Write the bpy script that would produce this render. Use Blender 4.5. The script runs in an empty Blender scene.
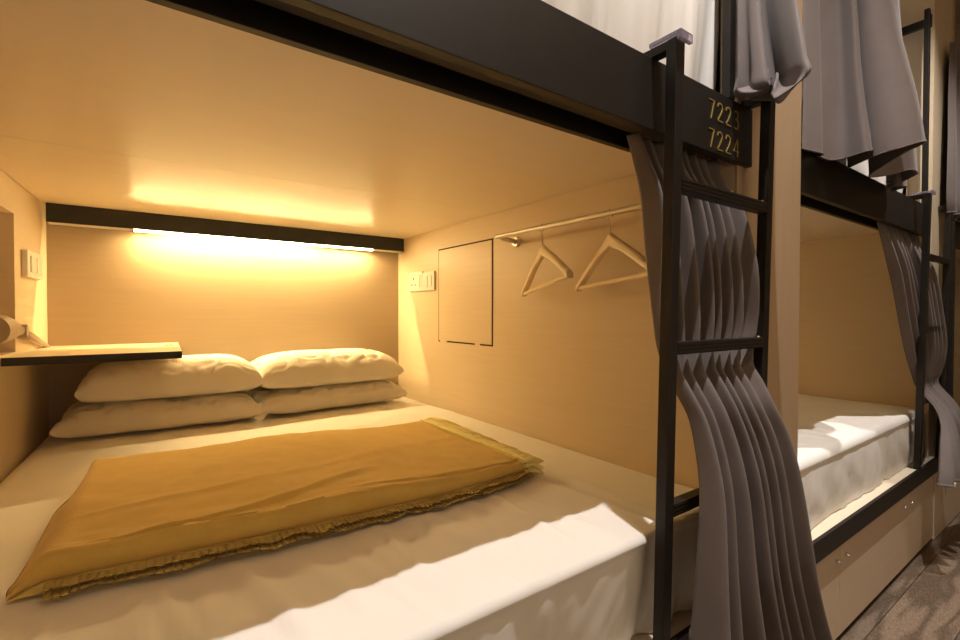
import bpy, math, random
from mathutils import Vector, noise, Matrix

random.seed(7)
S = bpy.context.scene
COL = S.collection
PI = math.pi
DX = 1.89                      # pitch from one bunk to the next


# ------------------------------------------------------------------ helpers
class MB:
    """collects geometry in world coordinates, linked later as one mesh"""
    def __init__(s):
        s.v, s.f, s.sm = [], [], []

    def add(s, verts, faces, smooth=False):
        b = len(s.v)
        s.v += [tuple(p) for p in verts]
        s.f += [tuple(i + b for i in f) for f in faces]
        s.sm += [smooth] * len(faces)
        return s

    def box(s, x0, x1, y0, y1, z0, z1, M=None):
        v = [(x, y, z) for z in (z0, z1) for y in (y0, y1) for x in (x0, x1)]
        if M is not None:
            v = [M @ Vector(p) for p in v]
        return s.add(v, [(0, 2, 3, 1), (4, 5, 7, 6), (0, 1, 5, 4), (2, 6, 7, 3), (0, 4, 6, 2), (1, 3, 7, 5)])

    def tube(s, pts, r, n=12, caps=True, smooth=True):
        pts = [Vector(p) for p in pts]
        rs = r if isinstance(r, (list, tuple)) else [r] * len(pts)
        rings = []
        up = None
        for i, p in enumerate(pts):
            d = (pts[min(i + 1, len(pts) - 1)] - pts[max(i - 1, 0)]).normalized()
            if up is None:
                up = Vector((0, 0, 1)) if abs(d.z) < .9 else Vector((1, 0, 0))
            a = (up - d * up.dot(d)).normalized()
            up = a
            b = d.cross(a)
            rings.append([p + (a * math.cos(2 * PI * k / n) + b * math.sin(2 * PI * k / n)) * rs[i] for k in range(n)])
        v = [q for rg in rings for q in rg]
        f = []
        for i in range(len(pts) - 1):
            for k in range(n):
                k2 = (k + 1) % n
                f.append((i * n + k, i * n + k2, (i + 1) * n + k2, (i + 1) * n + k))
        s.add(v, f, smooth)
        if caps:
            m = len(pts) - 1
            s.add(rings[0], [tuple(range(n))[::-1]])
            s.add(rings[m], [tuple(range(n))])
        return s

    def grid(s, rows, smooth=True):
        m, n = len(rows), len(rows[0])
        v = [p for r in rows for p in r]
        f = [(i * n + j, i * n + j + 1, (i + 1) * n + j + 1, (i + 1) * n + j)
             for i in range(m - 1) for j in range(n - 1)]
        return s.add(v, f, smooth)

    def prism(s, outline, axis_fn, d0, d1):
        """outline: 2D polygon, axis_fn(a, b, d) -> world"""
        n = len(outline)
        v = [axis_fn(a, b, d) for d in (d0, d1) for a, b in outline]
        f = [tuple(range(n))[::-1], tuple(range(n, 2 * n))]
        f += [(i, (i + 1) % n, n + (i + 1) % n, n + i) for i in range(n)]
        return s.add(v, f)


def set_props(o, label=None, cat=None, group=None, kind=None):
    if label: o['label'] = label
    if cat: o['category'] = cat
    if group: o['group'] = group
    if kind: o['kind'] = kind


def make_obj(name, mb, m, parent=None, origin=None, bevel=0, weld=False):
    """one mesh object; mb is in world coordinates"""
    if parent is not None:
        q, off = parent, Vector((0, 0, 0))
        while q is not None:
            off += q.location
            q = q.parent
    else:
        off = Vector(origin or (0, 0, 0))
    me = bpy.data.meshes.new(name)
    me.from_pydata([tuple(Vector(p) - off) for p in mb.v], [], mb.f)
    me.polygons.foreach_set('use_smooth', mb.sm)
    me.materials.append(m)
    me.update()
    o = bpy.data.objects.new(name, me)
    COL.objects.link(o)
    if parent is not None:
        o.parent = parent
    else:
        o.location = off
    if bevel:
        b = o.modifiers.new('bevel', 'BEVEL')
        b.width, b.segments, b.limit_method = bevel, 2, 'ANGLE'
        b.harden_normals = False
    return o


def thing(name, label, cat, loc, group=None):
    o = bpy.data.objects.new(name, None)
    COL.objects.link(o)
    o.location = loc
    o.empty_display_size = .05
    set_props(o, label, cat, group)
    return o


def struct(name, mb, m, bevel=0):
    o = make_obj(name, mb, m, bevel=bevel)
    o['kind'] = 'structure'
    return o


def copy_tree(o, parent=None):
    c = o.copy()
    COL.objects.link(c)
    if parent is not None:
        c.parent = parent
    for ch in list(o.children):
        copy_tree(ch, c)
    return c


def solidify(o, t, off=0):
    m = o.modifiers.new('thick', 'SOLIDIFY')
    m.thickness, m.offset = t, off


def cr(p0, p1, p2, p3, t):
    return (p1 * 2 + (p2 - p0) * t + (p0 * 2 - p1 * 5 + p2 * 4 - p3) * t * t + (p1 * 3 - p0 - p2 * 3 + p3) * t ** 3) * .5


def spline(P, n):
    """Catmull-Rom through the points of P, n samples per span"""
    P = [Vector(p) for p in P]
    out = []
    for i in range(len(P) - 1):
        a, b, c, d = P[max(i - 1, 0)], P[i], P[i + 1], P[min(i + 2, len(P) - 1)]
        for k in range(n):
            out.append(cr(a, b, c, d, k / n))
    out.append(P[-1])
    return out


def smooth_patch(ctrl, nu, nv):
    """ctrl: rows of control points -> dense rows"""
    rows = [spline(r, nu) for r in ctrl]
    cols = [spline([r[j] for r in rows], nv) for j in range(len(rows[0]))]
    return [[cols[j][i] for j in range(len(cols))] for i in range(len(cols[0]))]


def sstep(a, b, x):
    t = max(0, min(1, (x - a) / (b - a)))
    return t * t * (3 - 2 * t)


def lerp(a, b, t): return a + (b - a) * t


# ------------------------------------------------------------------ materials
def srgb(r, g, b):
    f = lambda c: (c / 12.92 if c <= .04045 else ((c + .055) / 1.055) ** 2.4)
    return (f(r / 255), f(g / 255), f(b / 255), 1)


def base_mat(name, col, rough=.5, metal=0, spec=None):
    m = bpy.data.materials.new(name)
    m.use_nodes = True
    b = m.node_tree.nodes['Principled BSDF']
    b.inputs['Base Color'].default_value = (*col[:3], 1)
    b.inputs['Roughness'].default_value = rough
    b.inputs['Metallic'].default_value = metal
    if spec is not None:
        b.inputs['Specular IOR Level'].default_value = spec
    return m, m.node_tree, b


def noise_mat(name, c1, c2, scale, rough=.6, detail=4, bump=0, bscale=None, mp=(1, 1, 1), spec=None, sheen=0, metal=0, bdist=.002):
    """two-tone procedural noise with an optional fine bump"""
    m, t, b = base_mat(name, c1, rough, metal, spec)
    N, L = t.nodes, t.links
    tc = N.new('ShaderNodeTexCoord')
    ma = N.new('ShaderNodeMapping')
    ma.inputs['Scale'].default_value = mp
    L.new(tc.outputs['Object'], ma.inputs['Vector'])
    n = N.new('ShaderNodeTexNoise')
    n.inputs['Scale'].default_value = scale
    n.inputs['Detail'].default_value = detail
    L.new(ma.outputs['Vector'], n.inputs['Vector'])
    r = N.new('ShaderNodeValToRGB')
    r.color_ramp.elements[0].position, r.color_ramp.elements[1].position = .3, .7
    r.color_ramp.elements[0].color, r.color_ramp.elements[1].color = (*c1[:3], 1), (*c2[:3], 1)
    L.new(n.outputs['Fac'], r.inputs['Fac'])
    L.new(r.outputs['Color'], b.inputs['Base Color'])
    if sheen:
        b.inputs['Sheen Weight'].default_value = sheen
    if bump:
        n2 = N.new('ShaderNodeTexNoise')
        n2.inputs['Scale'].default_value = bscale or scale
        n2.inputs['Detail'].default_value = 3
        L.new(tc.outputs['Object'], n2.inputs['Vector'])
        bp = N.new('ShaderNodeBump')
        bp.inputs['Strength'].default_value = bump
        bp.inputs['Distance'].default_value = bdist
        L.new(n2.outputs['Fac'], bp.inputs['Height'])
        L.new(bp.outputs['Normal'], b.inputs['Normal'])
    return m


def weave_mat(name, c1, c2, freq, rough=.85, bump=.3, big=None, sheen=.2):
    """woven cloth: two crossed fine waves over a slow colour drift"""
    m, t, b = base_mat(name, c1, rough)
    N, L = t.nodes, t.links
    tc = N.new('ShaderNodeTexCoord')
    n = N.new('ShaderNodeTexNoise')
    n.inputs['Scale'].default_value = big or 9
    n.inputs['Detail'].default_value = 8
    n.inputs['Roughness'].default_value = .65
    L.new(tc.outputs['Object'], n.inputs['Vector'])
    r = N.new('ShaderNodeValToRGB')
    r.color_ramp.elements[0].position, r.color_ramp.elements[1].position = .35, .65
    r.color_ramp.elements[0].color, r.color_ramp.elements[1].color = (*c1[:3], 1), (*c2[:3], 1)
    L.new(n.outputs['Fac'], r.inputs['Fac'])
    L.new(r.outputs['Color'], b.inputs['Base Color'])
    b.inputs['Sheen Weight'].default_value = sheen
    b.inputs['Specular IOR Level'].default_value = .2
    n2 = N.new('ShaderNodeTexNoise')
    n2.inputs['Scale'].default_value = freq
    n2.inputs['Detail'].default_value = 2
    L.new(tc.outputs['Object'], n2.inputs['Vector'])
    bp = N.new('ShaderNodeBump')
    bp.inputs['Strength'].default_value = bump
    bp.inputs['Distance'].default_value = .0015
    L.new(n2.outputs['Fac'], bp.inputs['Height'])
    L.new(bp.outputs['Normal'], b.inputs['Normal'])
    return m


WOOD_A, WOOD_B = (.66, .545, .385), (.69, .575, .41)
M_wood = noise_mat('maple_laminate', WOOD_A, WOOD_B, 3.2, .42, 6, mp=(1.2, 1.2, 34), spec=.35)
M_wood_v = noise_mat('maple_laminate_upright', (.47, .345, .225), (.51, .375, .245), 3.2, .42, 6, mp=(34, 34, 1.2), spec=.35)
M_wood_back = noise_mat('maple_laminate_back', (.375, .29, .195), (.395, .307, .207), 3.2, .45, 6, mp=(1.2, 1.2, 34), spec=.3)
M_front = noise_mat('maple_front', (.60, .48, .35), (.63, .505, .37), 3.2, .42, 6, mp=(1.2, 1.2, 34), spec=.35)
M_board = noise_mat('maple_board', (.77, .675, .52), (.79, .69, .535), 2.5, .38, 4, mp=(1, 8, 1), spec=.35)
M_black = noise_mat('black_powder_coat', (.0145, .0115, .0095), (.018, .0145, .012), 30, .45, 3, bump=.08, bscale=900, spec=.3)
M_blackm = noise_mat('matt_black', (.009, .009, .009), (.013, .012, .012), 20, .6, 2)
M_sheet = noise_mat('white_cotton', (.80, .785, .76), (.84, .825, .80), 5, .85, 4, bump=.12, bscale=420, spec=.15, sheen=.1)
M_pillow = noise_mat('pillow_cotton', (.60, .565, .485), (.64, .60, .52), 5, .85, 4, bump=.12, bscale=300, spec=.15, sheen=.1)
M_must = weave_mat('mustard_wool', (.60, .415, .105), (.65, .455, .125), 520, .9, .5, big=26)
M_fringe = weave_mat('pale_yellow_fringe', (.93, .85, .36), (.95, .89, .44), 300, .9, .4, big=60)
M_must2 = weave_mat('olive_mustard_edge', (.60, .45, .12), (.68, .53, .17), 400, .9, .5, big=50)
M_curt = weave_mat('grey_curtain', (.145, .121, .116), (.165, .139, .133), 700, .7, .25, big=7, sheen=.15)
M_alu = noise_mat('brushed_aluminium', (.62, .6, .56), (.7, .68, .65), 60, .3, 2, metal=1, mp=(1, 40, 1))
M_chrome = noise_mat('chrome', (.75, .75, .75), (.8, .8, .8), 20, .15, 1, metal=1)
M_plast = noise_mat('white_plastic', (.78, .75, .70), (.80, .77, .72), 12, .35, 2)
M_beige = noise_mat('beige_plastic', (.34, .265, .19), (.38, .30, .22), 14, .4, 2)
M_beech = noise_mat('beech_hanger', (.78, .63, .40), (.82, .68, .45), 4, .45, 5, mp=(2, 2, 25))
M_gold = noise_mat('gold_lettering', (.26, .185, .045), (.31, .22, .055), 40, .4, 2)
M_white = noise_mat('white_paint', (.55, .51, .46), (.58, .54, .49), 6, .8, 2)
M_dark = noise_mat('dark_gap', (.02, .014, .008), (.03, .02, .012), 10, .8, 2)


def clear_plastic():
    m, t, b = base_mat('clear_plastic', (.70, .66, .80), .10)
    b.inputs['Transmission Weight'].default_value = .8
    b.inputs['IOR'].default_value = 1.46
    return m


M_clear = clear_plastic()


def floor_mat():
    m, t, b = base_mat('dark_wood_floor', (.05, .03, .02), .45)
    N, L = t.nodes, t.links
    tc = N.new('ShaderNodeTexCoord')
    ma = N.new('ShaderNodeMapping')
    ma.inputs['Scale'].default_value = (1, 1, 1)
    L.new(tc.outputs['Object'], ma.inputs['Vector'])
    # planks
    br = N.new('ShaderNodeTexBrick')
    br.inputs['Scale'].default_value = 1
    br.inputs['Brick Width'].default_value = 1.2
    br.inputs['Row Height'].default_value = .18
    br.inputs['Mortar Size'].default_value = .0018
    br.inputs['Color1'].default_value = (.8, .8, .8, 1)
    br.inputs['Color2'].default_value = (1.15, 1.1, 1.05, 1)
    br.inputs['Mortar'].default_value = (.25, .22, .2, 1)
    L.new(ma.outputs['Vector'], br.inputs['Vector'])
    # swirling grain
    m2 = N.new('ShaderNodeMapping')
    m2.inputs['Scale'].default_value = (1.3, 9, 1)
    L.new(tc.outputs['Object'], m2.inputs['Vector'])
    n1 = N.new('ShaderNodeTexNoise')
    n1.inputs['Scale'].default_value = 1.5
    n1.inputs['Detail'].default_value = 2
    L.new(m2.outputs['Vector'], n1.inputs['Vector'])
    mul = N.new('ShaderNodeMath'); mul.operation = 'MULTIPLY'
    mul.inputs[1].default_value = 22
    L.new(n1.outputs['Fac'], mul.inputs[0])
    sn = N.new('ShaderNodeMath'); sn.operation = 'SINE'
    L.new(mul.outputs[0], sn.inputs[0])
    n2 = N.new('ShaderNodeTexNoise')
    n2.inputs['Scale'].default_value = 34
    n2.inputs['Detail'].default_value = 8
    L.new(m2.outputs['Vector'], n2.inputs['Vector'])
    ad = N.new('ShaderNodeMath'); ad.operation = 'MULTIPLY_ADD'
    ad.inputs[1].default_value = .16
    L.new(sn.outputs[0], ad.inputs[0]); L.new(n2.outputs['Fac'], ad.inputs[2])
    r = N.new('ShaderNodeValToRGB')
    e = r.color_ramp.elements
    e[0].position, e[0].color = .3, (.095, .068, .048, 1)
    e[1].position, e[1].color = .75, (.25, .19, .14, 1)
    L.new(ad.outputs[0], r.inputs['Fac'])
    mx = N.new('ShaderNodeMix'); mx.data_type = 'RGBA'; mx.blend_type = 'MULTIPLY'
    mx.inputs['Factor'].default_value = 1
    L.new(r.outputs['Color'], mx.inputs['A']); L.new(br.outputs['Color'], mx.inputs['B'])
    L.new(mx.outputs['Result'], b.inputs['Base Color'])
    return m


M_floor = floor_mat()


def emit_mat(name, col, strength):
    m = bpy.data.materials.new(name)
    m.use_nodes = True
    t = m.node_tree
    for n in list(t.nodes):
        t.nodes.remove(n)
    e = t.nodes.new('ShaderNodeEmission')
    e.inputs['Color'].default_value = (*col, 1)
    e.inputs['Strength'].default_value = strength
    o = t.nodes.new('ShaderNodeOutputMaterial')
    t.links.new(e.outputs[0], o.inputs[0])
    return m


LED_COL = (1, .70, .30)
M_led = emit_mat('warm_led', LED_COL, 1250)
M_bar = emit_mat('warm_led_bar', LED_COL, 225)
M_bar2 = emit_mat('warm_led_bar_dim', LED_COL, 60)

# ------------------------------------------------------------------ setting
ZC, ZB = 1.526, .651           # lower bunk's ceiling, top of the mattress
XR = 1.2114                    # inside face of the first bunk's right wall
XL2 = 1.587                    # inside face of the second bunk's left wall
XR2 = 3.10
CEIL = 3.30

struct('floor', MB().box(-1.6, 5.6, -1.3, 2.56, -.05, 0), M_floor)
struct('ceiling', MB().box(-1.6, 5.6, -1.3, 2.56, CEIL, CEIL + .05), M_white)
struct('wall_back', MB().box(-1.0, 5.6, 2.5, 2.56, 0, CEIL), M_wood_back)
struct('wall_front', MB().box(-1.6, 5.6, -1.3, -1.24, 0, CEIL), M_wood)
struct('wall_end', MB().box(5.06, 5.12, -1.24, 2.5, 0, CEIL), M_wood)
struct('wall_start', MB().box(-1.6, -1.54, -1.24, 2.5, 0, CEIL), M_wood)


def xl(y):                     # the first bunk's left wall runs slightly out of square
    return -.2948 - .0553 * (2.5 - y)


def left_wall():
    b = MB()
    P = lambda y, z, d=0: (xl(y) - d, y, z)
    y0, y1, n0, n1 = .60, 2.5, .95, 2.065      # niche from n0 to n1
    z0, z1, m0, m1 = 0, CEIL, .985, 1.42
    q = lambda a, bb, c, d: b.add([a, bb, c, d], [(0, 1, 2, 3)])
    q(P(n1, z0), P(y1, z0), P(y1, z1), P(n1, z1))
    q(P(y0, z0), P(n0, z0), P(n0, z1), P(y0, z1))
    q(P(n0, z0), P(n1, z0), P(n1, m0), P(n0, m0))
    q(P(n0, m1), P(n1, m1), P(n1, z1), P(n0, z1))
    D = .16
    q(P(n0, m0, D), P(n1, m0, D), P(n1, m1, D), P(n0, m1, D))
    q(P(n1, m0), P(n1, m0, D), P(n1, m1, D), P(n1, m1))
    q(P(n0, m0), P(n0, m0, D), P(n0, m1, D), P(n0, m1))
    q(P(n0, m0), P(n1, m0), P(n1, m0, D), P(n0, m0, D))
    q(P(n0, m1), P(n1, m1), P(n1, m1, D), P(n0, m1, D))
    # the carcass behind
    b.add([(xl(y0), y0, z0), (-1.0, y0, z0), (-1.0, y0, z1), (xl(y0), y0, z1)], [(0, 1, 2, 3)])
    b.add([(-1.0, y0, z0), (-1.0, y1, z0), (-1.0, y1, z1), (-1.0, y0, z1)], [(0, 1, 2, 3)])
    return struct('wall_left', b, M_wood)


left_wall()


def partition(name, x0, x1):
    b = MB().box(x0, x1, .60, 2.5, 0, CEIL)
    return struct(name, b, M_wood)


partition('wall_right', XR, XL2)
partition('wall_middle', XR2, 3.478)
# slim upright trims on the aisle face of the partitions
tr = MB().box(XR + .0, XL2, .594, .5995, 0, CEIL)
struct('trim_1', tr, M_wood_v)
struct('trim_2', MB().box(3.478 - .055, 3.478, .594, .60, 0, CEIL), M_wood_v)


# ------------------------------------------------------------------ bunks
def digits(text, x, z, h, y):
    """serif-less slim numerals as raised ribbons facing the aisle"""
    strokes = {
        '7': [[(.02, .97), (.56, .97)], [(.55, .99), (.42, .62), (.22, 0)]],
        '2': [[(.05, .76), (.10, .91), (.26, .98), (.42, .92), (.49, .76), (.42, .55), (.24, .29), (.04, .05)], [(.03, .035), (.57, .035)]],
        '3': [[(.06, .90), (.23, .98), (.41, .92), (.45, .77), (.37, .61), (.18, .54)], [(.18, .54), (.41, .49), (.51, .29), (.44, .09), (.25, .02), (.04, .08)]],
        '4': [[(.43, 1), (.03, .30), (.60, .30)], [(.43, 1), (.43, 0)]]}
    width = {'7': [.05, .085], '2': [.085, .06], '3': [.07, .085], '4': [.055, .085]}
    b = MB()
    for i, ch in enumerate(text):
        for st, w in zip(strokes[ch], width[ch]):
            pts = spline([Vector((a, c, 0)) for a, c in st], 5 if len(st) > 3 else 1)
            L, R = [], []
            for k, p in enumerate(pts):
                d = (pts[min(k + 1, len(pts) - 1)] - pts[max(k - 1, 0)]).normalized()
                n = Vector((-d.y, d.x, 0)) * w / 2
                L.append(p + n); R.append(p - n)
            T = lambda p, dd: (x + i * h * .86 + p.x * h, y - dd, z + p.y * h)
            for dd in (0, .0012):
                b.grid([[T(p, dd) for p in L], [T(p, dd) for p in R]], False)
            b.grid([[T(p, 0) for p in L], [T(p, .0012) for p in L]], False)
            b.grid([[T(p, 0) for p in R], [T(p, .0012) for p in R]], False)
    return b


def bunk(x0, x1, bx0, bx1, yf, dx, label, numbers, xl_slant=False):
    t = thing('bunk_bed', label, 'bunk bed', ((x0 + x1) / 2, 1.5, 0), 'built-in bunk beds along the aisle')
    g = .003
    xa = x0 + g
    xb = x1 - g
    # lower base with a pale wooden ledge and a black front strip
    make_obj('lower_base', MB().box(xa if not xl_slant else -.29, xb, .60, 2.497, .385, .41), M_board, t, bevel=.001)
    make_obj('front_ledge', MB().box(bx0, bx1, .583, .60, .385, .4115), M_board, t)
    make_obj('edge_strip', MB().box(bx0, bx1, .571, .583, .345, .413), M_black, t, bevel=.001)
    # storage fronts below
    make_obj('plinth', MB().box(bx0, bx1, .604, .62, .001, .03), M_blackm, t)
    xs = [bx0, 1.912 - DX + dx, 2.682 - DX + dx, bx1 - .02]
    locks = [[1.874], [1.955, 2.637], [2.726]]
    for i in range(3):
        fr = make_obj('storage_front', MB().box(xs[i] + .0012, xs[i + 1] - .0012, .585, .602, .022, .343), M_front, t, bevel=.0008)
        for lx in locks[i]:
            lk = MB()
            lx = lx - DX + dx
            lk.tube([(lx, .586, .287), (lx, .579, .287)], .009, 14)
            lk.tube([(lx, .579, .287), (lx, .572, .287)], [.0055, .0045], 12)
            make_obj('lock', lk, M_chrome, fr)
    # upper base: the two boards seen overhead from the lower berth
    make_obj('base_board', MB().box(xa if not xl_slant else -.285, xb, .694, 1.5685, ZC, 1.60), M_board, t)
    make_obj('base_board', MB().box(xa if not xl_slant else -.285, xb, 1.5700, 2.497, ZC, 1.60), M_board, t)
    if xl_slant:      # fillets that close the wedge to the leaning wall
        b = MB()
        for a, c in ((.694, 1.5685), (1.57, 2.497)):
            b.add([(xl(a) + .001, a, ZC), (-.2855, a, ZC), (-.2855, c, ZC), (xl(c) + .001, c, ZC),
                   (xl(a) + .001, a, 1.6), (-.2855, a, 1.6), (-.2855, c, 1.6), (xl(c) + .001, c, 1.6)],
                  [(0, 1, 2, 3), (7, 6, 5, 4), (0, 4, 5, 1), (2, 6, 7, 3), (0, 3, 7, 4), (1, 5, 6, 2)])
        make_obj('base_fillet', b, M_board, t)
    make_obj('cavity_board', MB().box(bx0 + .005, xb, yf + .02, .694, 1.53, 1.60), M_blackm, t)
    bm = make_obj('front_beam', MB().box(bx0, bx1, yf, yf + .0193, 1.479, 1.622), M_black, t, bevel=.0012)
    for k, (txt, zz) in enumerate(numbers):
        make_obj('room_number', digits(txt, 1.050 - DX + dx if False else 1.051, zz, .0435, yf - .0003), M_gold, bm)
    make_obj('rear_beam', MB().box(xa if not xl_slant else -.36, xb, .678, .6931, 1.479, 1.53), M_black, t, bevel=.001)
    tk = MB().box(bx0 + .02, xb - .01, .632, .652, 1.500, 1.531)
    make_obj('curtain_track', tk, M_blackm, t)
    # guard frame of the upper berth
    px = 3.045 - DX + dx
    make_obj('guard_post', MB().box(px - .013, px + .013, yf - .001, yf + .0185, 1.6225, 2.55), M_black, t, bevel=.0015)
    make_obj('guard_rail', MB().box(px - .012, px + .012, yf + .0187, 1.25, 2.47, 2.505), M_black, t, bevel=.0015)
    make_obj('guard_cap', MB().box(px + .0131, px + .024, yf - .004, yf + .024, 2.47, 2.53), M_black, t, bevel=.0015)
    return t


bunk(-.295, XR, -.40, 1.259, .580, 0, 'bunk bed nearest the camera, black beam with gold room numbers', [('7223', 1.5545), ('7224', 1.4885)], True)
bunk(XL2, XR2, XL2 + .001, 3.148, .606, DX, 'second bunk bed beyond the wooden partition, with plain black beam and storage fronts', [])


# ------------------------------------------------------------------ ladders
def ladder(dx):
    t = thing('ladder', 'black steel ladder hooked on the numbered beam of the near bunk', 'ladder', (1.047 + dx, .54, 0), 'black steel ladders of the bunks')
    zt = 1.640
    yb = lambda z: .5365 + .0225 * (1.6 - z) / 1.248          # leans in a little at the foot
    for xc in (.850, 1.241):
        x0, x1 = xc - .014 + dx, xc + .014 + dx
        b = MB()
        v = []
        for z in (.352, zt):
            y = yb(z)
            v += [(x0, y - .0115, z), (x1, y - .0115, z), (x1, y + .0115, z), (x0, y + .0115, z)]
        b.add(v, [(3, 2, 1, 0), (4, 5, 6, 7), (0, 1, 5, 4), (1, 2, 6, 5), (2, 3, 7, 6), (3, 0, 4, 7)])
        po = make_obj('post', b, M_black, t, bevel=.0015)
        h = MB()
        h.box(x0 + .002, x1 - .002, .545, .612, 1.6225, 1.640)
        h.box(x0 + .002, x1 - .002, .6005, .612, 1.602, 1.6225)
        make_obj('hook', h, M_black, t, bevel=.001)
        if xc > 1:
            continue                                        # the right corner is buried in the bunched curtain
        c = MB()
        c.box(x0 - .002, x1 + .002, .522, .585, 1.6405, 1.650)
        c.box(x0 - .002, x1 + .012, .515, .524, 1.632, 1.650)
        make_obj('clear_corner_guard', c, M_clear, t, bevel=.002)
    for z in (.715, 1.040, 1.364):
        y = yb(z)
        b = MB()
        xa, xb = .8645 + dx, 1.2265 + dx
        b.box(xa, xb, y - .0115, y + .0115, z - .0125, z + .0125)
        for k in (-1, 0, 1):                                # raised tread ribs
            b.box(xa, xb, y - .0125, y - .0113, z + k * .008 - .0018, z + k * .008 + .0018)
        r = make_obj('rung', b, M_black, t, bevel=.0008)
        s = MB()
        for xx in (xb - .012,):
            s.tube([(xx, y - .003, z + .0123), (xx, y - .003, z + .016)], .006, 10)
        make_obj('screw', s, M_chrome, r)
    return t


lad = ladder(0)
lad2 = copy_tree(lad)
lad2.location.x += 1.985
lad2.location.y += .026
lad2['label'] = 'black steel ladder hooked on the plain beam of the second bunk, far right'


# ------------------------------------------------------------------ mattresses
def mattress(name, label, x0f, x1, y0, y1, z0, z1, seed, ridges, front_amp=.008, group=None, r=.045, fold_n=16, fine=1, tilt=.024):
    """sheeted mattress: rounded top edge, ridged sheet, front skirt hanging in soft folds"""
    rnd = random.Random(seed)
    nx, ny = 150, 150
    xf = x0f if callable(x0f) else (lambda y: x0f)

    def ztop(x, y):
        h = 0
        for (ax, ay, bx, by, w, a) in ridges:
            dx_, dy_ = bx - ax, by - ay
            L2 = dx_ * dx_ + dy_ * dy_
            t = ((x - ax) * dx_ + (y - ay) * dy_) / L2
            if t < -.15 or t > 1.15: continue
            d = ((x - ax) * dy_ - (y - ay) * dx_) / math.sqrt(L2)
            e = math.exp(-(d / w) ** 2) * sstep(-.15, .2, t) * sstep(1.15, .8, t)
            h += a * e
        h += .0035 * noise.noise(Vector((x * 3.1, y * 3.1, seed)))
        h += .0012 * noise.noise(Vector((x * 14, y * 9, seed + 5)))
        return z1 + h

    def fold(x):
        return front_amp * (1.2 * noise.noise(Vector((x * fold_n * .55, 1.7, seed))) + 1.1 * abs(noise.noise(Vector((x * fold_n * .9, 4.2, seed)))) - .3)

    rows = []
    steps = 9
    # front skirt from bottom up, then the rounded lip, then the top, the back
    skirt = 26
    xs = [i / nx for i in range(nx + 1)]
    es = lambda u: .5 - .5 * math.cos(PI * u)
    for k in range(skirt):
        tz = k / skirt
        row = []
        for u in xs:
            y_ = y0 + .004
            x = lerp(xf(y_), x1, u)
            amt = (1 - tz) ** .7
            d = fold(x) * amt - .004 * math.sin(PI * tz)
            d += fine * .010 * amt * noise.noise(Vector((x * 10 + tz * 1.6, tz * 1.4, seed + 9))) + fine * .004 * amt * noise.noise(Vector((x * 24 - tz * 4, tz * 2.2, seed + 12)))
            row.append((x, y_ + d + tilt * (1 - tz), lerp(z0 + .004, z1 - r, tz)))
        rows.append(row)
    for k in range(steps + 1):
        a = k / steps * PI / 2
        row = []
        for u in xs:
            y_ = y0 + r * (1 - math.sin(a)) * 0 + r - r * math.cos(a)
            x = lerp(xf(y_), x1, u)
            row.append((x, y_, z1 - r + r * math.sin(a) + (ztop(x, y0 + r) - z1) * math.sin(a)))
        rows.append(row)
    for k in range(1, ny + 1):
        y_ = lerp(y0 + r, y1 - .02, k / ny)
        row = []
        for u in xs:
            x = lerp(xf(y_), x1, u)
            row.append((x, y_, ztop(x, y_) - .02 * sstep(.06, 0, y1 - y_)))
        rows.append(row)
    rows.append([(lerp(xf(y1), x1, u), y1, z1 - .06) for u in xs])
    rows.append([(lerp(xf(y1), x1, u), y1, z0 + .002) for u in xs])
    # round the two long side edges
    for row in rows[skirt + 2:-2]:
        n = len(row)
        for i, p in enumerate(row):
            for e in (i, n - 1 - i):
                d = e / nx * abs(x1 - xf(1))
                if d < .05:
                    row[i] = (row[i][0], row[i][1], row[i][2] - .030 * (1 - math.sqrt(max(0, 1 - (1 - d / .05) ** 2))))
    b = MB().grid(rows)
    # side and bottom skins
    for e, sgn in ((0, 1), (nx, -1)):
        col = [row[e] for row in rows]
        b.grid([col, [(p[0], p[1], z0 + .002) for p in col]], False)
    b.grid([rows[0], rows[-1]], False)
    cx, cy = (xf(y0) + x1) / 2, (y0 + y1) / 2
    o = make_obj(name, b, M_sheet, origin=(cx, cy, z0))
    set_props(o, label, 'mattress', group)
    return o


rr = random.Random(3)
ridges = []
for i in range(19):                                        # folds from the blanket towards the front edge
    x = -.15 + i * .062 + rr.uniform(-.02, .02)
    s = rr.uniform(-.04, .07)
    ridges.append((x, .955, x + s, rr.uniform(.60, .78), rr.uniform(.009, .020), rr.uniform(.003, .011)))
for i in range(9):
    x = rr.uniform(.1, 1.0)
    ridges.append((x, .80, x + rr.uniform(-.12, .16), .585, .006, rr.uniform(.0015, .0035)))
for i in range(7):
    y = rr.uniform(1.75, 2.15)
    ridges.append((-.2 + i * .2, y, i * .2, y + rr.uniform(-.05, .05), .02, .0025))
mattress('mattress', 'white sheeted double mattress in the near lower berth, under the mustard blanket',
         lambda y: xl(y) + .006 if y < 2.3 else xl(2.3) + .006 + (y - 2.3) * .05, XR - .004, .590, 2.492, .4102, ZB, 11, ridges, front_amp=.020, r=.014)
rid2 = []
for i in range(10):
    x = XL2 + .1 + i * .14
    rid2.append((x, .95, x + .1 * math.sin(i), .66, .012, .004))
mattress('mattress', 'white sheeted mattress in the lower berth of the second bunk, right of the partition',
         XL2 + .004, XR2 - .004, .612, 2.49, .4102, ZB, 23, rid2, front_amp=.008, r=.03, fine=.45, tilt=.004)
rid3 = [(i * .12 - .3, 1.1, i * .12 - .22, .66, .015, .006) for i in range(14)]
mattress('mattress', 'white sheeted mattress in the upper berth above the numbered beam',
         -.28, XR - .004, .638, 2.45, 1.6005, 2.02, 31, rid3, front_amp=.030, r=.07, fold_n=24, fine=.05)
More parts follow.
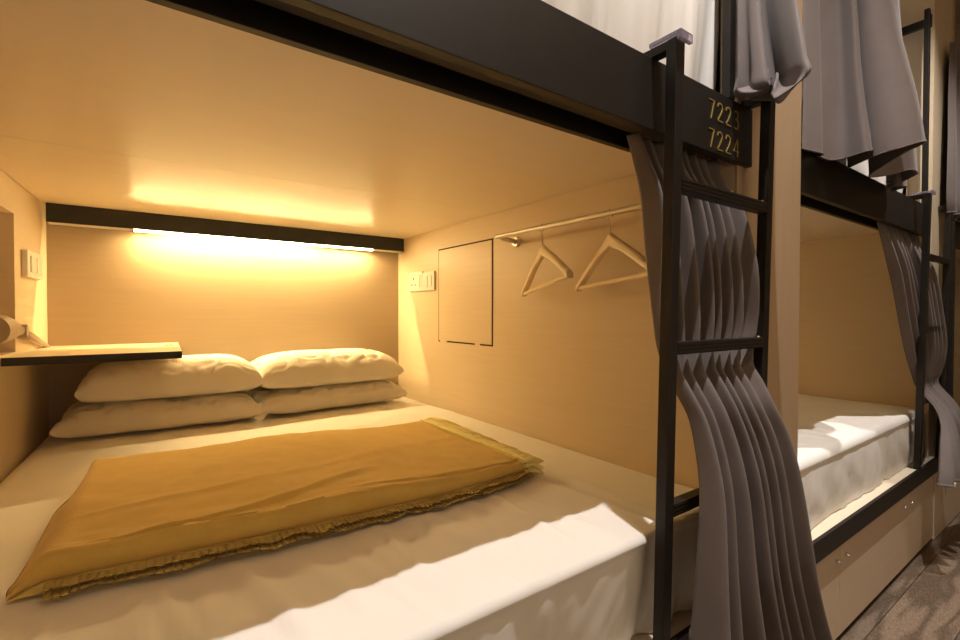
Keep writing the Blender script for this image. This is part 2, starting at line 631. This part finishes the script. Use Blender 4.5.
mattress('mattress', 'white mattress corner showing above the plain beam of the second bunk',
         XL2 + .02, XR2 - .02, .690, 2.45, 1.6005, 1.88, 37, rid2, front_amp=.01, r=.06)


# ------------------------------------------------------------------ pillows
def pillow(label, cx, cy, w, d, z0, up, dn, seed, rot=0, flap=False):
    rnd = random.Random(seed)
    n, m = 96, 64
    R = Matrix.Rotation(rot, 3, 'Z')

    def shape(u, v, top):
        # outline with slightly drawn-in sides and eared corners
        ex = 1 - .045 * (1 - abs(v) ** 3) if True else 1
        ey = 1 - .07 * (1 - abs(u) ** 4)
        x, y = u * ex * w / 2, v * ey * d / 2
        t = max(0, (1 - abs(u) ** 5.0)) * max(0, (1 - abs(v) ** 2.8))
        p = t ** .36
        edge = sstep(.95, .25, p)
        if top:
            z = dn + up * p
            q = Vector((x * 9, y * 16, seed))
            z += min(1, p * 2) * edge * (1 - edge * .4) * .013 * (noise.noise(Vector((x * 19 + y * 14, y * 17 - x * 6, seed))))
            z += .006 * noise.noise(q * .6) * p
            # drawn wrinkles running up from the front seam
            wr = abs(noise.noise(Vector((x * 13 + y * 9, y * 15 - x * 5, seed + 3))))
            z -= .015 * sstep(.15, 0, wr) * sstep(.35, -.6, v) * p
            wr2 = abs(noise.noise(Vector((x * 9 + y * 9, y * 13, seed + 8))))
            z -= .006 * sstep(.16, 0, wr2) * p
        else:
            z = dn - dn * (t ** .26)
        yy = y + .010 * noise.noise(Vector((x * 12, v * 3, seed + 21))) * sstep(.4, 1, abs(v))
        xx = x + .008 * noise.noise(Vector((u * 3, y * 12, seed + 27))) * sstep(.5, 1, abs(u))
        zz = z + .006 * noise.noise(Vector((x * 11, y * 11, seed + 33))) * sstep(.6, 1, max(abs(u), abs(v)))
        return Vector((xx, yy, max(zz, 0)))

    cs = lambda k, nn: math.sin((k / nn - .5) * PI)        # denser towards the edges
    b = MB()
    for top in (True, False):
        rows = []
        for j in range(m + 1):
            row = []
            for i in range(n + 1):
                p = R @ shape(cs(i, n), cs(j, m), top)
                row.append((p.x + cx, p.y + cy, p.z + z0))
            rows.append(row if top else row[::-1])
        b.grid(rows)
    if flap:                                               # loose end of the pillowcase
        pts = []
        for a in range(15):
            ang = a / 14
            row = []
            for k in range(9):
                q = k / 8
                row.append((cx + w / 2 - .05 + .085 * ang, cy - d / 2 + .02 + .03 * q - .012 * math.sin(ang * PI), z0 + .012 + .05 * q + .012 * math.sin(ang * 9 + q * 3) * (.3 + ang)))
            pts.append(row)
        b.grid(pts)
    o = make_obj('pillow', b, M_pillow, origin=(cx, cy, z0))
    set_props(o, label, 'pillow', 'white pillows at the head of the near bed')
    return o


PZ = ZB + .006
pillow('white pillow at the bottom of the left stack, on the sheet', .085, 2.325, .66, .38, PZ, .085, .045, 1, rot=-.02, flap=True)
pillow('white pillow on top of the left stack, beside the shelf', .118, 2.315, .60, .37, PZ + .118, .105, .052, 2, rot=-.02)
pillow('white pillow at the bottom of the right stack, against the hatch wall', .750, 2.335, .69, .35, PZ, .080, .045, 3, rot=.05)
pillow('white pillow on top of the right stack, nearest the wall sockets', .735, 2.325, .67, .36, PZ + .112, .110, .050, 4, rot=.05)


# ------------------------------------------------------------------ blanket
def blanket():
    t = thing('blanket', 'folded mustard yellow blanket with fringed edges lying across the white bed', 'blanket', (.38, 1.3, ZB))
    FL, FM, FR = Vector((-.172, 1.020)), Vector((.30, .975)), Vector((.868, .985))
    BL, BR = Vector((-.150, 1.605)), Vector((.872, 1.585))

    def edge_front(u):
        return spline([FL.to_3d(), FM.to_3d(), Vector((.62, .962, 0)), FR.to_3d()], 40)[int(round(u * 120))].to_2d()

    nu, nv = 120, 80

    def pt(u, v):
        f = edge_front(u)
        k = BL.lerp(BR, u)
        p = f.lerp(k, v)
        return p

    def top(u, v, zl, zh, seed, amp=1.0):
        p = pt(u, v)
        wv = amp * (.006 * noise.noise(Vector((p.x * 4, p.y * 5, seed))) + .0022 * noise.noise(Vector((p.x * 15, p.y * 20, seed))))
        d = abs((p.y - (1.03 + (p.x + .15) * .40)) * .93)
        wv += amp * .005 * math.exp(-(d / .018) ** 2) * sstep(-.1, .05, p.x) * sstep(.62, .4, p.x)
        d2 = abs((p.y - (1.30 + (p.x + .15) * .14)))
        wv += amp * .003 * math.exp(-(d2 / .014) ** 2)
        d3 = abs(p.y - (1.10 + .04 * math.sin(p.x * 7)))
        wv += amp * .0045 * math.exp(-(d3 / .02) ** 2) * sstep(.3, .55, p.x)
        return (zh(u) if callable(zh) else zh) + wv

    hs = lambda u: .22 + .78 * sstep(0, .055, u) ** .8

    def slab(zl, zh, r, seed, amp, du=0.0, fr=0.0, ruf=0.0, sink=0.0):
        rows = []
        prof = [(0, 0)] + [(1 - math.cos(a * PI / 2 / 6), math.sin(a * PI / 2 / 6)) for a in range(1, 7)]
        # bottom, front roll, top, back roll, bottom
        for (o_, hh) in [(r, 0)] + [((1 - math.sin((k / 12) * PI)) * r, (1 - math.cos(k / 12 * PI)) / 2) for k in range(1, 12)]:
            row = []
            for i in range(nu + 1):
                u = i / nu
                p = pt(u, 0)
                q = p.y + o_ - fr + ruf * (noise.noise(Vector((p.x * 13, hh * 1.5, seed))) + .6 * noise.noise(Vector((p.x * 34, hh * 2, seed))))
                zz = zl + (top(u, .02, zl, zh, seed, amp) - zl) * hh * hs(u) - (zl - z0) * (1 - hs(u)) - sink * sstep(.12, 0, u) * hh
                row.append((p.x + (u - .5) * du, q, zz))
            rows.append(row)
        for j in range(1, nv + 1):
            v = j / nv
            row = []
            for i in range(nu + 1):
                u = i / nu
                p = pt(u, v)
                p0 = pt(u, 0)
                y = lerp(p0.y + r - fr, p.y, v)
                cl = sstep(.05, 0, u) * sstep(.75, 1, v) * .03
                row.append((p.x + (u - .5) * du + cl, y - cl * .6, z0 + (top(u, .02 + v * .98, zl, zh, seed, amp) - z0) * hs(u) - sink * sstep(.12, 0, u) * (1 - v)))
            rows.append(row)
        rows.append([(q[0], q[1] + .004, zl + (q[2] - zl) * .4) for q in rows[-1]])
        rows.append([(q[0], q[1] - .002, zl) for q in rows[-1]])
        b = MB().grid(rows)
        for e in (0, nu):
            col = [row[e] for row in rows]
            b.grid([col, [(p[0], p[1], zl) for p in col]], False)
        b.grid([rows[0], rows[-1]], False)
        return b

    z0 = ZB + .006
    make_obj('lower_fold', slab(z0, z0 + .020, .008, 61, .6, du=.0, fr=-.006, ruf=.006), M_must2, t)
    make_obj('top_fold', slab(z0 + .017, lambda u: z0 + lerp(.064, .044, sstep(.45, .95, u)), .022, 60, 1.5, fr=0, ruf=.002, sink=.0), M_must, t)

    # ruffled selvedge that peeps out along the front
    b = MB()
    for lay, (zz, out, sd) in enumerate(((z0 + .001, .020, 3), (z0 + .010, .013, 8))):
        rows = []
        for j in range(7):
            q = j / 6
            row = []
            for i in range(421):
                u = .05 + .95 * i / 420
                p = edge_front(min(1, u)) if False else pt(u, 0)
                f = noise.noise(Vector((p.x * 22, sd, 1))) + .35 * noise.noise(Vector((p.x * 60, sd, 4)))
                g_ = noise.noise(Vector((p.x * 12, sd, 9)))
                y = p.y + .022 - (out + .007 * g_ + .028) * q
                z = zz + .004 + q * (.006 * f + .003) + .003 * (1 - q)
                row.append((p.x, y + .003 * f * q, max(z, ZB + .005)))
            rows.append(row)
        b.grid(rows)
    o = make_obj('front_fringe', b, M_must2, t)
    solidify(o, .003, 0)

    # pale yellow fringe on the right-hand end
    b = MB()
    n = 150
    rnd = random.Random(5)
    for lay in range(3):
        for i in range(n):
            v = i / (n - 1)
            p = pt(1, v)
            w = .0045
            ln = .050 + .045 * v + rnd.uniform(-.008, .010)
            y = p.y + rnd.uniform(-.004, .004)
            zt = z0 + .045 - lay * .014
            lift = rnd.uniform(-.002, .005)
            yo = rnd.uniform(-.010, .010)
            pts = [(p.x - .012, y, zt), (p.x + ln * .35, y + yo * .3, zt + lift), (p.x + ln * .75, y + yo * .7, zt - .008 + lift), (p.x + ln, y + yo, zt - .014 + lift * .5)]
            pts = [(a, c, max(z, ZB + .006)) for a, c, z in pts]
            b.tube(pts, [.0050, .0048, .0046, .003], 6)
    rows = []
    for i in range(121):
        v = i / 120
        p = pt(1, v)
        row = []
        for j in range(9):
            q = j / 8
            ln = .045 + .042 * v + .008 * noise.noise(Vector((v * 40, 3, 1))) * q
            row.append((p.x - .014 + (ln + .014) * q, p.y + .003 * noise.noise(Vector((v * 30, q * 3, 7))), max(ZB + .012, z0 + .051 - .016 * q * q + .005 * noise.noise(Vector((v * 34, q * 5, 2))))))
        rows.append(row)
    b.grid(rows)
    make_obj('end_fringe', b, M_fringe, t)
    return t


blanket()


# ------------------------------------------------------------------ curtains
def curtain(name, label, ctrl, group, patch_at=None, nu=6, nv=7, wr=.004, seed=0):
    rows = smooth_patch(ctrl, nu, nv)
    out = []
    for r_ in rows:
        row = []
        for p in r_:
            q = Vector((p.x * 8, p.y * 8, p.z * 3.0 + seed))
            k = wr * noise.noise(q)
            row.append((p.x + k * .6, p.y + k, p.z))
        out.append(row)
    b = MB().grid(out)
    org = Vector(out[-1][len(out[-1]) // 2])
    o = make_obj(name, b, M_curt, origin=org)
    solidify(o, .0022, 0)
    set_props(o, label, 'curtain', group)
    # stitched hem along the lower edge
    h = MB()
    k = max(1, int(len(out) * .035))
    lo = out[-1 - k:]
    h.grid([[(p[0], p[1] - .0022, p[2]) for p in r_] for r_ in lo])
    h.grid([[(p[0], p[1] + .0022, p[2]) for p in r_] for r_ in lo])
    hm = make_obj('hem', h, M_curt, o)
    solidify(hm, .0014, 0)
    return o


def pleats(levels, N, seed, dx=0, dy=0, slant=None):
    """levels: (z, xL, xR, y, amp); each gives a zig-zag row of 2N+1 control points"""
    rnd = random.Random(seed)
    jit = [rnd.uniform(-.33, .33) for _ in range(2 * N + 1)]
    am = [rnd.uniform(.55, 1.35) for _ in range(2 * N + 1)]
    rows = []
    for li, lv in enumerate(levels):
        z, xL, xR, y, amp = lv[:5]
        zs = lv[5] if len(lv) > 5 else 0                   # right end hangs this much lower
        ys = lv[6] if len(lv) > 6 else 0
        row = []
        for i in range(2 * N + 1):
            s = (i + (jit[i] if 0 < i < 2 * N else 0)) / (2 * N)
            sg = -1 if i % 2 else 1
            row.append((lerp(xL, xR, s) + dx + sg * amp * .25 * am[i], y + dy + ys * s + sg * amp * am[i], z - zs * s))
        rows.append(row)
    return rows


low1 = [(1.492, .850, 1.200, .640, .010), (1.44, .868, 1.203, .632, .014), (1.36, .885, 1.215, .618, .020, 0, -.024), (1.22, .892, 1.232, .606, .022, 0, -.036),
        (1.10, .892, 1.250, .594, .018, 0, -.024), (1.04, .892, 1.244, .587, .015, 0, -.014), (.99, .890, 1.226, .568, .014), (.945, .892, 1.222, .542, .014), (.895, .897, 1.222, .517, .014),
        (.82, .896, 1.246, .497, .017), (.74, .888, 1.270, .482, .020, .03), (.60, .866, 1.328, .470, .025, .15), (.475, .846, 1.440, .463, .031, .26)]
curtain('curtain', 'grey curtain gathered behind the near ladder and pulled out over its rung', pleats(low1, 8, 4), 'grey lower berth curtains', seed=1, nu=7)
low2 = [(1.492, 2.50, 3.085, .645, .010), (1.44, 2.53, 3.090, .638, .016), (1.30, 2.60, 3.10, .626, .022, 0, -.04), (1.10, 2.69, 3.16, .615, .020, 0, -.05),
        (.95, 2.77, 3.20, .610, .018, 0, -.05), (.83, 2.84, 3.215, .600, .014, 0, -.02), (.77, 2.885, 3.212, .592, .012), (.69, 2.89, 3.210, .535, .012), (.62, 2.86, 3.215, .505, .016),
        (.54, 2.80, 3.28, .490, .022), (.44, 2.74, 3.38, .478, .026), (.385, 2.72, 3.44, .476, .028, -.02)]
c2 = curtain('curtain', 'grey curtain hanging behind the far right ladder of the second bunk', pleats(low2, 8, 9), 'grey lower berth curtains', seed=2)
patchm = MB().box(2.755, 2.775, .448, .452, .384, .402)  # small white piece at the hem
make_obj('hem_patch', patchm, M_plast, c2, bevel=.001)


def drape(top, bot, zt, zb, mids, tuck=None):
    """vertical drape between two footprints; zb may vary along the cloth"""
    rows = []
    for t in mids:
        row = []
        for k, (a, b_) in enumerate(zip(top, bot)):
            z1 = zb[k] if isinstance(zb, (list, tuple)) else zb
            e = t ** 1.4
            row.append((lerp(a[0], b_[0], e), lerp(a[1], b_[1], e), lerp(zt, z1, t)))
        rows.append(row)
    if tuck:
        rows.append([(lerp(p[0], tuck[0], .45), lerp(p[1], tuck[1], .7), p[2] - .012) for p in rows[-1]])
        rows.append([(lerp(p[0], tuck[0], .4), lerp(p[1], tuck[1], .6), p[2] + .02) for p in rows[-1]])
    return rows


# upper curtain of the near bunk, bunched over the ladder's right post
botA = [(1.185, .588), (1.142, .560), (1.165, .578), (1.178, .552), (1.150, .528), (1.152, .500), (1.205, .566), (1.220, .510), (1.200, .488), (1.143, .445),
        (1.085, .400), (1.125, .408), (1.220, .465), (1.30, .545), (1.36, .585)]
zA = [1.660, 1.628, 1.626, 1.630, 1.632, 1.634, 1.630, 1.614, 1.600, 1.594, 1.586, 1.604, 1.638, 1.66, 1.68]
topA = [(1.18, .588), (1.165, .573), (1.175, .580), (1.185, .568), (1.19, .558), (1.20, .548), (1.25, .575), (1.25, .560), (1.24, .540), (1.225, .515),
        (1.215, .490), (1.235, .495), (1.28, .530), (1.33, .565), (1.36, .590)]
curtain('curtain', 'grey upper curtain bunched over the ladder beside the gold room numbers', drape(topA, botA, 2.05, zA, (0, .2, .4, .6, .75, .9, 1), (1.165, .498)), 'grey upper berth curtains', wr=.010, seed=3)
# upper curtain of the second bunk in deep hanging folds
B = [(1.598, .598, 1.597), (1.612, .585, 1.591), (1.658, .565, 1.586), (1.70, .580, 1.592), (1.72, .597, 1.600), (1.765, .580, 1.590), (1.788, .545, 1.593), (1.761, .490, 1.591), (1.80, .488, 1.597),
     (1.86, .540, 1.592), (1.90, .575, 1.588), (1.86, .540, 1.585), (1.795, .475, 1.582), (1.786, .420, 1.586), (1.819, .377, 1.600), (1.880, .382, 1.610), (1.960, .450, 1.612), (2.06, .560, 1.588),
     (2.12, .530, 1.590), (2.167, .480, 1.606), (2.205, .466, 1.600), (2.26, .480, 1.605), (2.33, .570, 1.590), (2.29, .560, 1.600), (2.279, .530, 1.582), (2.330, .520, 1.585), (2.386, .535, 1.593), (2.44, .590, 1.596)]
botB = [(a, y) for a, y, z in B]
zBv = [z for a, y, z in B]
topB = [(lerp(1.60, a, .9), lerp(y, .60, .42)) for a, y in botB]
curtain('curtain', 'grey upper curtain hanging in deep folds over the plain beam of the second bunk', drape(topB, botB, 2.40, zBv, (0, .25, .5, .7, .85, .95, 1)), 'grey upper berth curtains', wr=.011, seed=4)


# ------------------------------------------------------------------ fittings of the near berth
def light_rail(x0, x1, la, lb, mat, mat2, label):
    t = thing('light_rail', label, 'light', ((x0 + x1) / 2, 2.45, 1.45))
    make_obj('baffle', MB().box(x0, x1, 2.4204, 2.4315, 1.4547, 1.5252), M_blackm, t, bevel=.001)
    make_obj('channel', MB().box(x0 + .002, x1 - .002, 2.466, 2.4992, 1.5150, 1.5180), M_alu, t)
    make_obj('strip_holder', MB().box(la - .01, lb + .01, 2.4812, 2.4845, 1.5038, 1.5150), M_alu, t)
    make_obj('led_strip', MB().box(la + .10, lb - .30, 2.478, 2.481, 1.504, 1.512), mat, t)
    # the bars whose edge shows as a white line under the baffle
    make_obj('bar_carrier', MB().box(x0 + .004, x1 - .004, 2.4325, 2.449, 1.4532, 1.4560), M_plast, t)
    make_obj('diffuser_bar', MB().box(x0 + .006, la - .004, 2.438, 2.450, 1.4486, 1.4531), M_plast, t)
    make_obj('diffuser_bar', MB().box(lb + .004, x1 - .006, 2.438, 2.450, 1.4486, 1.4531), M_plast, t)
    make_obj('bar_light_shield', MB().box(x0 + .004, x1 - .004, 2.4512, 2.4530, 1.4482, 1.4560), M_plast, t)  # added backing, out of view, cuts the bars' light on the back wall
    n = 4
    w_ = (lb - la) / n
    for k in range(n):
        make_obj('led_bar', MB().box(la + k * w_ + .003, la + (k + 1) * w_ - .003, 2.438, 2.450, 1.4486, 1.4531), mat2, t)
        make_obj('clip', MB().box(la + k * w_ - .003, la + k * w_ + .003, 2.4335, 2.450, 1.4440, 1.4600), M_blackm, t)
    return t


light_rail(-.286, XR - .004, -.02, 1.03, M_led, M_bar, 'black light rail with warm strip lighting above the stacked pillows')
# the second bunk's own strip light
b2 = bpy.data.objects['bunk_bed.001']
make_obj('light_baffle', MB().box(XL2 + .004, XR2 - .004, 2.4204, 2.4315, 1.4547, 1.5252), M_blackm, b2, bevel=.001)
make_obj('led_bar', MB().box(XL2 + .2, XR2 - .2, 2.438, 2.450, 1.4472, 1.4540), M_bar2, b2)

# shelf in the corner
sh = thing('wall_shelf', 'narrow wooden wall shelf with black edge above the left pillows', 'shelf', (-.1, 2.2, .96))
b = MB()
v = []
for z in (.9585, .9775):
    v += [(xl(1.919) + .001, 1.919, z), (.1165, 1.919, z), (.1365, 2.4985, z), (xl(2.4985) + .001, 2.4985, z)]
b.add(v, [(3, 2, 1, 0), (4, 5, 6, 7), (0, 1, 5, 4), (1, 2, 6, 5), (2, 3, 7, 6), (3, 0, 4, 7)])
make_obj('board', b, M_wood, sh)
make_obj('edge_band', MB().box(xl(1.917) + .001, .1165, 1.913, 1.9188, .9535, .9778), M_blackm, sh)
make_obj('cable_grommet', MB().tube([(.095, 2.30, .9774), (.095, 2.30, .9798)], .016, 16), M_blackm, sh)

# reading lamp lying on the shelf
rl = thing('reading_lamp', 'small beige reading lamp with jointed arm at the left end of the shelf', 'lamp', (-.287, 2.40, .978))
make_obj('base', MB().tube([(-.287, 2.40, .9778), (-.287, 2.40, .984), (-.287, 2.40, .988)], [.0115, .011, .008], 20), M_beige, rl)
make_obj('arm', MB().tube([(-.287, 2.40, .987), (-.291, 2.30, 1.004), (-.297, 2.16, 1.032), (-.3035, 2.06, 1.050)], [.007, .009, .011, .013], 12), M_beige, rl)
make_obj('joint', MB().tube([(-.318, 2.05, 1.051), (-.288, 2.05, 1.051)], .021, 18), M_beige, rl)
make_obj('lamp_head', MB().tube([(-.3035, 2.05, 1.051), (-.310, 2.01, 1.056), (-.322, 1.96, 1.060), (-.330, 1.90, 1.062), (-.335, 1.84, 1.060)], [.012, .020, .034, .043, .042], 20), M_beige, rl)


def wall_plate(name, label, cat, P, w, h, t, gangs, sockets=False):
    """P(a, b, d): a along the wall, b up, d out of the wall"""
    o = thing(name, label, cat, P(w / 2, 0, 0), None)
    def bx(a0, a1, b0, b1, d0, d1):
        m = MB()
        m.add([P(a, b_, d) for d in (d0, d1) for b_ in (b0, b1) for a in (a0, a1)],
              [(0, 2, 3, 1), (4, 5, 7, 6), (0, 1, 5, 4), (2, 6, 7, 3), (0, 4, 6, 2), (1, 3, 7, 5)])
        return m
    make_obj('plate', bx(0, w, 0, h, .0003, t), M_plast, o, bevel=.0025)
    for g0, g1, kind in gangs:
        if kind == 'rocker':
            make_obj('rocker', bx(g0, g1, h * .2, h * .8, t, t + .004), M_plast, o, bevel=.0015)
        else:
            mid = (g0 + g1) / 2
            for sl in ((mid - .004, mid + .004, h * .58, h * .72), (g0 + .008, g0 + .020, h * .30, h * .36), (g1 - .020, g1 - .008, h * .30, h * .36)):
                make_obj('pin_slot', bx(*sl, t, t + .0006), M_dark, o)
    return o


wallR = lambda y0, z0: (lambda a, b_, d: Vector((XR - d, y0 - a, z0 + b_)))
wall_plate('power_socket', 'white power socket on the right wall, further from the hatch', 'socket', wallR(2.343, 1.226), .144, .102, .012, [(.018, .085, 'pins'), (.098, .128, 'rocker')])
wall_plate('light_switch', 'white light switch on the right wall between power socket and hatch', 'switch', wallR(2.196, 1.224), .122, .096, .012, [(.026, .062, 'rocker'), (.068, .100, 'rocker')])
wallL = lambda y0, z0: (lambda a, b_, d: Vector((xl(y0 + a) + d, y0 + a, z0 + b_)))
wall_plate('light_switch', 'white double light switch on the left wall above the shelf', 'switch', wallL(2.142, 1.228), .205, .089, .016, [(.03, .095, 'rocker'), (.110, .175, 'rocker')])

# access hatch in the right wall
ah = thing('access_hatch', 'square wooden access hatch with dark gap, set in the right wall', 'hatch', (XR, 1.82, .972))
y0, y1, z0, z1 = 1.597, 2.046, .968, 1.425
make_obj('frame', MB().box(XR - .0012, XR - .0002, y0, y1, z0, z1), M_dark, ah)
b = MB().box(XR - .0032, XR - .0011, y0 + .007, y1 - .007, z0 + .007, z1 - .007)
make_obj('door', b, M_wood, ah, bevel=.0008)
for ta, tb_ in ((1.965, 2.028), (1.690, 1.728)):
    make_obj('hinge_tab', MB().box(XR - .0028, XR - .0011, ta, tb_, z0 - .001, z0 + .0071), M_wood, ah)

# clothes rail
RX, RZ = 1.10, 1.398
cr_ = thing('clothes_rail', 'slim metal clothes rail along the right wall, carrying the hangers', 'rail', (RX, 1.05, RZ))
make_obj('rod', MB().tube([(RX, 1.428, RZ), (RX, .70, RZ)], .0085, 16), M_alu, cr_)
for y in (1.405, .715):
    bk = MB()
    bk.tube([(XR - .0005, y + .035 * (y > 1), RZ - .008), (XR - .012, y + .035 * (y > 1), RZ - .008)], [.022, .018], 18)
    bk.tube([(XR - .012, y + .035 * (y > 1), RZ - .008), (RX + .02, y + .01 * (y > 1), RZ - .006), (RX, y, RZ - .004)], [.010, .009, .0095], 12)
    make_obj('bracket', bk, M_alu, cr_)


def hanger(label, y, az, tilt):
    """wooden hanger; local a runs along the hanger, b up from the hook's rod"""
    t = thing('clothes_hanger', label, 'hanger', (RX, y, RZ), 'wooden hangers on the clothes rail')
    ca, sa = math.sin(az), math.cos(az)
    ct, st = math.cos(tilt), math.sin(tilt)

    def W(a, b_, d=0):
        a, b_ = a * ct - b_ * st, a * st + b_ * ct
        return Vector((RX + a * ca + d * sa, y + a * sa - d * ca, RZ + b_))
    hk = [(0.013 * math.cos(q), .0055 + .0 + .0135 * math.sin(q)) for q in [PI * (1.15 - .1 * k) - .2 for k in range(0, 13)]]
    pts = [(-.0125, -.016)] + [(-.0125 * math.cos(PI * k / 10) * 1.0, -.002 + .0135 * math.sin(PI * k / 10)) for k in range(0, 11)][0:11] 
    pts = pts + [(.0120, -.010), (.006, -.026), (.001, -.040), (0, -.072)]
    make_obj('hook', MB().tube([W(a, b_) for a, b_ in spline_pts(pts)], .0019, 8), M_chrome, t)
    # shoulders: swept tapered bar
    half = .205
    b = MB()
    rows = []
    K = 36
    for k in range(K + 1):
        a = -half + 2 * half * k / K
        s = abs(a) / half
        # neck rises in the middle, ends droop and curl down
        zc = -.082 - .114 * (s ** 1.2)
        th = lerp(.040, .028, sstep(0, .3, s)) * (1 - .15 * s)
        if s < .12: zc += .004 * (1 - s / .12)
        if .78 < s < .86: th -= .008                       # notch
        wd = lerp(.0075, .0105, s)
        ring = []
        for (da, db) in ((-1, -.8), (-1, .5), (-.5, 1), (.5, 1), (1, .5), (1, -.8), (.5, -1), (-.5, -1)):
            ring.append(W(a, zc + db * th / 2, da * wd))
        rows.append(ring + [ring[0]])
    b.grid(rows)
    b.add(rows[0][:8], [tuple(range(8))]); b.add(rows[-1][:8], [tuple(range(8))])
    make_obj('shoulders', b, M_beech, t)
    make_obj('bar', MB().tube([W(-half + .012, -.198), W(half - .012, -.198)], .0065, 12), M_beech, t)
    return t


def spline_pts(pts):
    return [(p.x, p.y) for p in spline([Vector((a, b_, 0)) for a, b_ in pts], 4)]


hanger('wooden clothes hanger nearest the access hatch, turned further sideways', 1.180, .38, -.10)
hanger('wooden clothes hanger beside the grey curtain, its end tucked behind it', .895, .36, -.045)

# ------------------------------------------------------------------ third bunk, glimpsed at the right edge
c3 = pleats([(2.45, 3.26, 4.1, .565, .015), (2.0, 3.20, 4.1, .555, .02), (1.70, 3.18, 4.1, .55, .022), (1.60, 3.20, 4.1, .55, .022)], 12, 5)
curtain('curtain', 'dark grey curtain at the right edge of the picture, third upper berth', c3, 'grey upper berth curtains', seed=6)
t3 = thing('bunk_bed', 'third bunk bed, a black post and pale storage front at the right edge', 'bunk bed', (4.2, 1.2, 0), 'built-in bunk beds along the aisle')
make_obj('front_beam', MB().box(3.479, 5.03, .606, .625, 1.479, 1.622), M_black, t3, bevel=.001)
make_obj('lower_base', MB().box(3.481, 5.05, .60, 2.497, .385, .41), M_board, t3)
make_obj('upper_base', MB().box(3.481, 5.05, .626, 2.497, 1.526, 1.60), M_board, t3)
make_obj('edge_strip', MB().box(3.479, 5.05, .571, .60, .345, .413), M_black, t3)
make_obj('storage_front', MB().box(3.15, 5.05, .583, .598, .005, .343), M_front, t3)
make_obj('guard_post', MB().box(3.30, 3.335, .555, .585, .415, 1.575), M_black, t3)

# ------------------------------------------------------------------ light
ceiling = bpy.data.objects['ceiling']


def downlight(x, y, power, size=.03, angle=150):
    ring = MB().tube([(x, y, CEIL - .001), (x, y, CEIL - .008)], [.055, .05], 24)
    make_obj('downlight', ring, M_plast, ceiling)
    L = bpy.data.lights.new('downlight_lamp', 'SPOT')
    L.energy, L.color = power, (1, .93, .87)
    L.shadow_soft_size = size
    L.spot_size, L.spot_blend = math.radians(angle), .75
    o = bpy.data.objects.new('downlight_lamp', L)
    o.location = (x, y, CEIL - .03)
    COL.objects.link(o)


downlight(.735, .215, 172, .012, 106)
downlight(.735 + DX, .215, 160, .012, 78)

# added fill: unseen warm panel that brightens the aisle and bed front
make_obj('fill_panel_frame', MB().box(.2, 2.2, -.90, -.50, CEIL - .012, CEIL - .001), M_plast, ceiling)
PL = bpy.data.lights.new('aisle_fill', 'AREA')
PL.shape, PL.size, PL.size_y, PL.energy, PL.color = 'RECTANGLE', 1.9, .32, 8, (1, .74, .46)
po = bpy.data.objects.new('aisle_fill', PL)
po.location = (1.2, -.70, CEIL - .016)
COL.objects.link(po)

# added fill: unseen warm area light behind the camera, in an invented frame
fr = MB()
for a in ((-.62, -.58, .93, 1.57), (1.58, 1.62, .93, 1.57), (-.58, 1.58, .93, .97), (-.58, 1.58, 1.53, 1.57)):
    fr.box(a[0], a[1], -1.2395, -1.20, a[2], a[3])
make_obj('opposite_fill_frame', fr, M_blackm, bpy.data.objects['wall_front'])
OL = bpy.data.lights.new('opposite_fill', 'AREA')
OL.shape, OL.size, OL.size_y, OL.energy, OL.color = 'RECTANGLE', 2.1, .55, 2.6, (1, .74, .48)
oo = bpy.data.objects.new('opposite_fill', OL)
oo.location = (.5, -1.225, 1.25)
oo.rotation_euler = (math.radians(90), 0, 0)
COL.objects.link(oo)

w = bpy.data.worlds.new('World')
S.world = w
w.use_nodes = True
w.node_tree.nodes['Background'].inputs['Color'].default_value = (.05, .045, .04, 1)
w.node_tree.nodes['Background'].inputs['Strength'].default_value = .3

# ------------------------------------------------------------------ camera
cam = bpy.data.cameras.new('Camera')
cam.sensor_width, cam.lens = 36, 475.21 * 36 / 960
cam.clip_start = .02
co = bpy.data.objects.new('Camera', cam)
yaw, pt, ro = .6213, .0148, .0014
F = Vector((math.sin(yaw) * math.cos(pt), math.cos(yaw) * math.cos(pt), -math.sin(pt)))
R = Vector((math.cos(yaw), -math.sin(yaw), 0))
U = R.cross(F)
R2 = R * math.cos(ro) + U * math.sin(ro)
U2 = -R * math.sin(ro) + U * math.cos(ro)
M = Matrix((R2, U2, -F)).transposed().to_4x4()
M.translation = Vector((0, 0, 1.11))
co.matrix_world = M
COL.objects.link(co)
S.camera = co

S.view_settings.view_transform = 'Standard'
S.view_settings.look = 'None'
S.view_settings.exposure = .42
S.view_settings.gamma = 1
S.cycles.max_bounces = 12
S.cycles.diffuse_bounces = 8
S.cycles.sample_clamp_indirect = 6
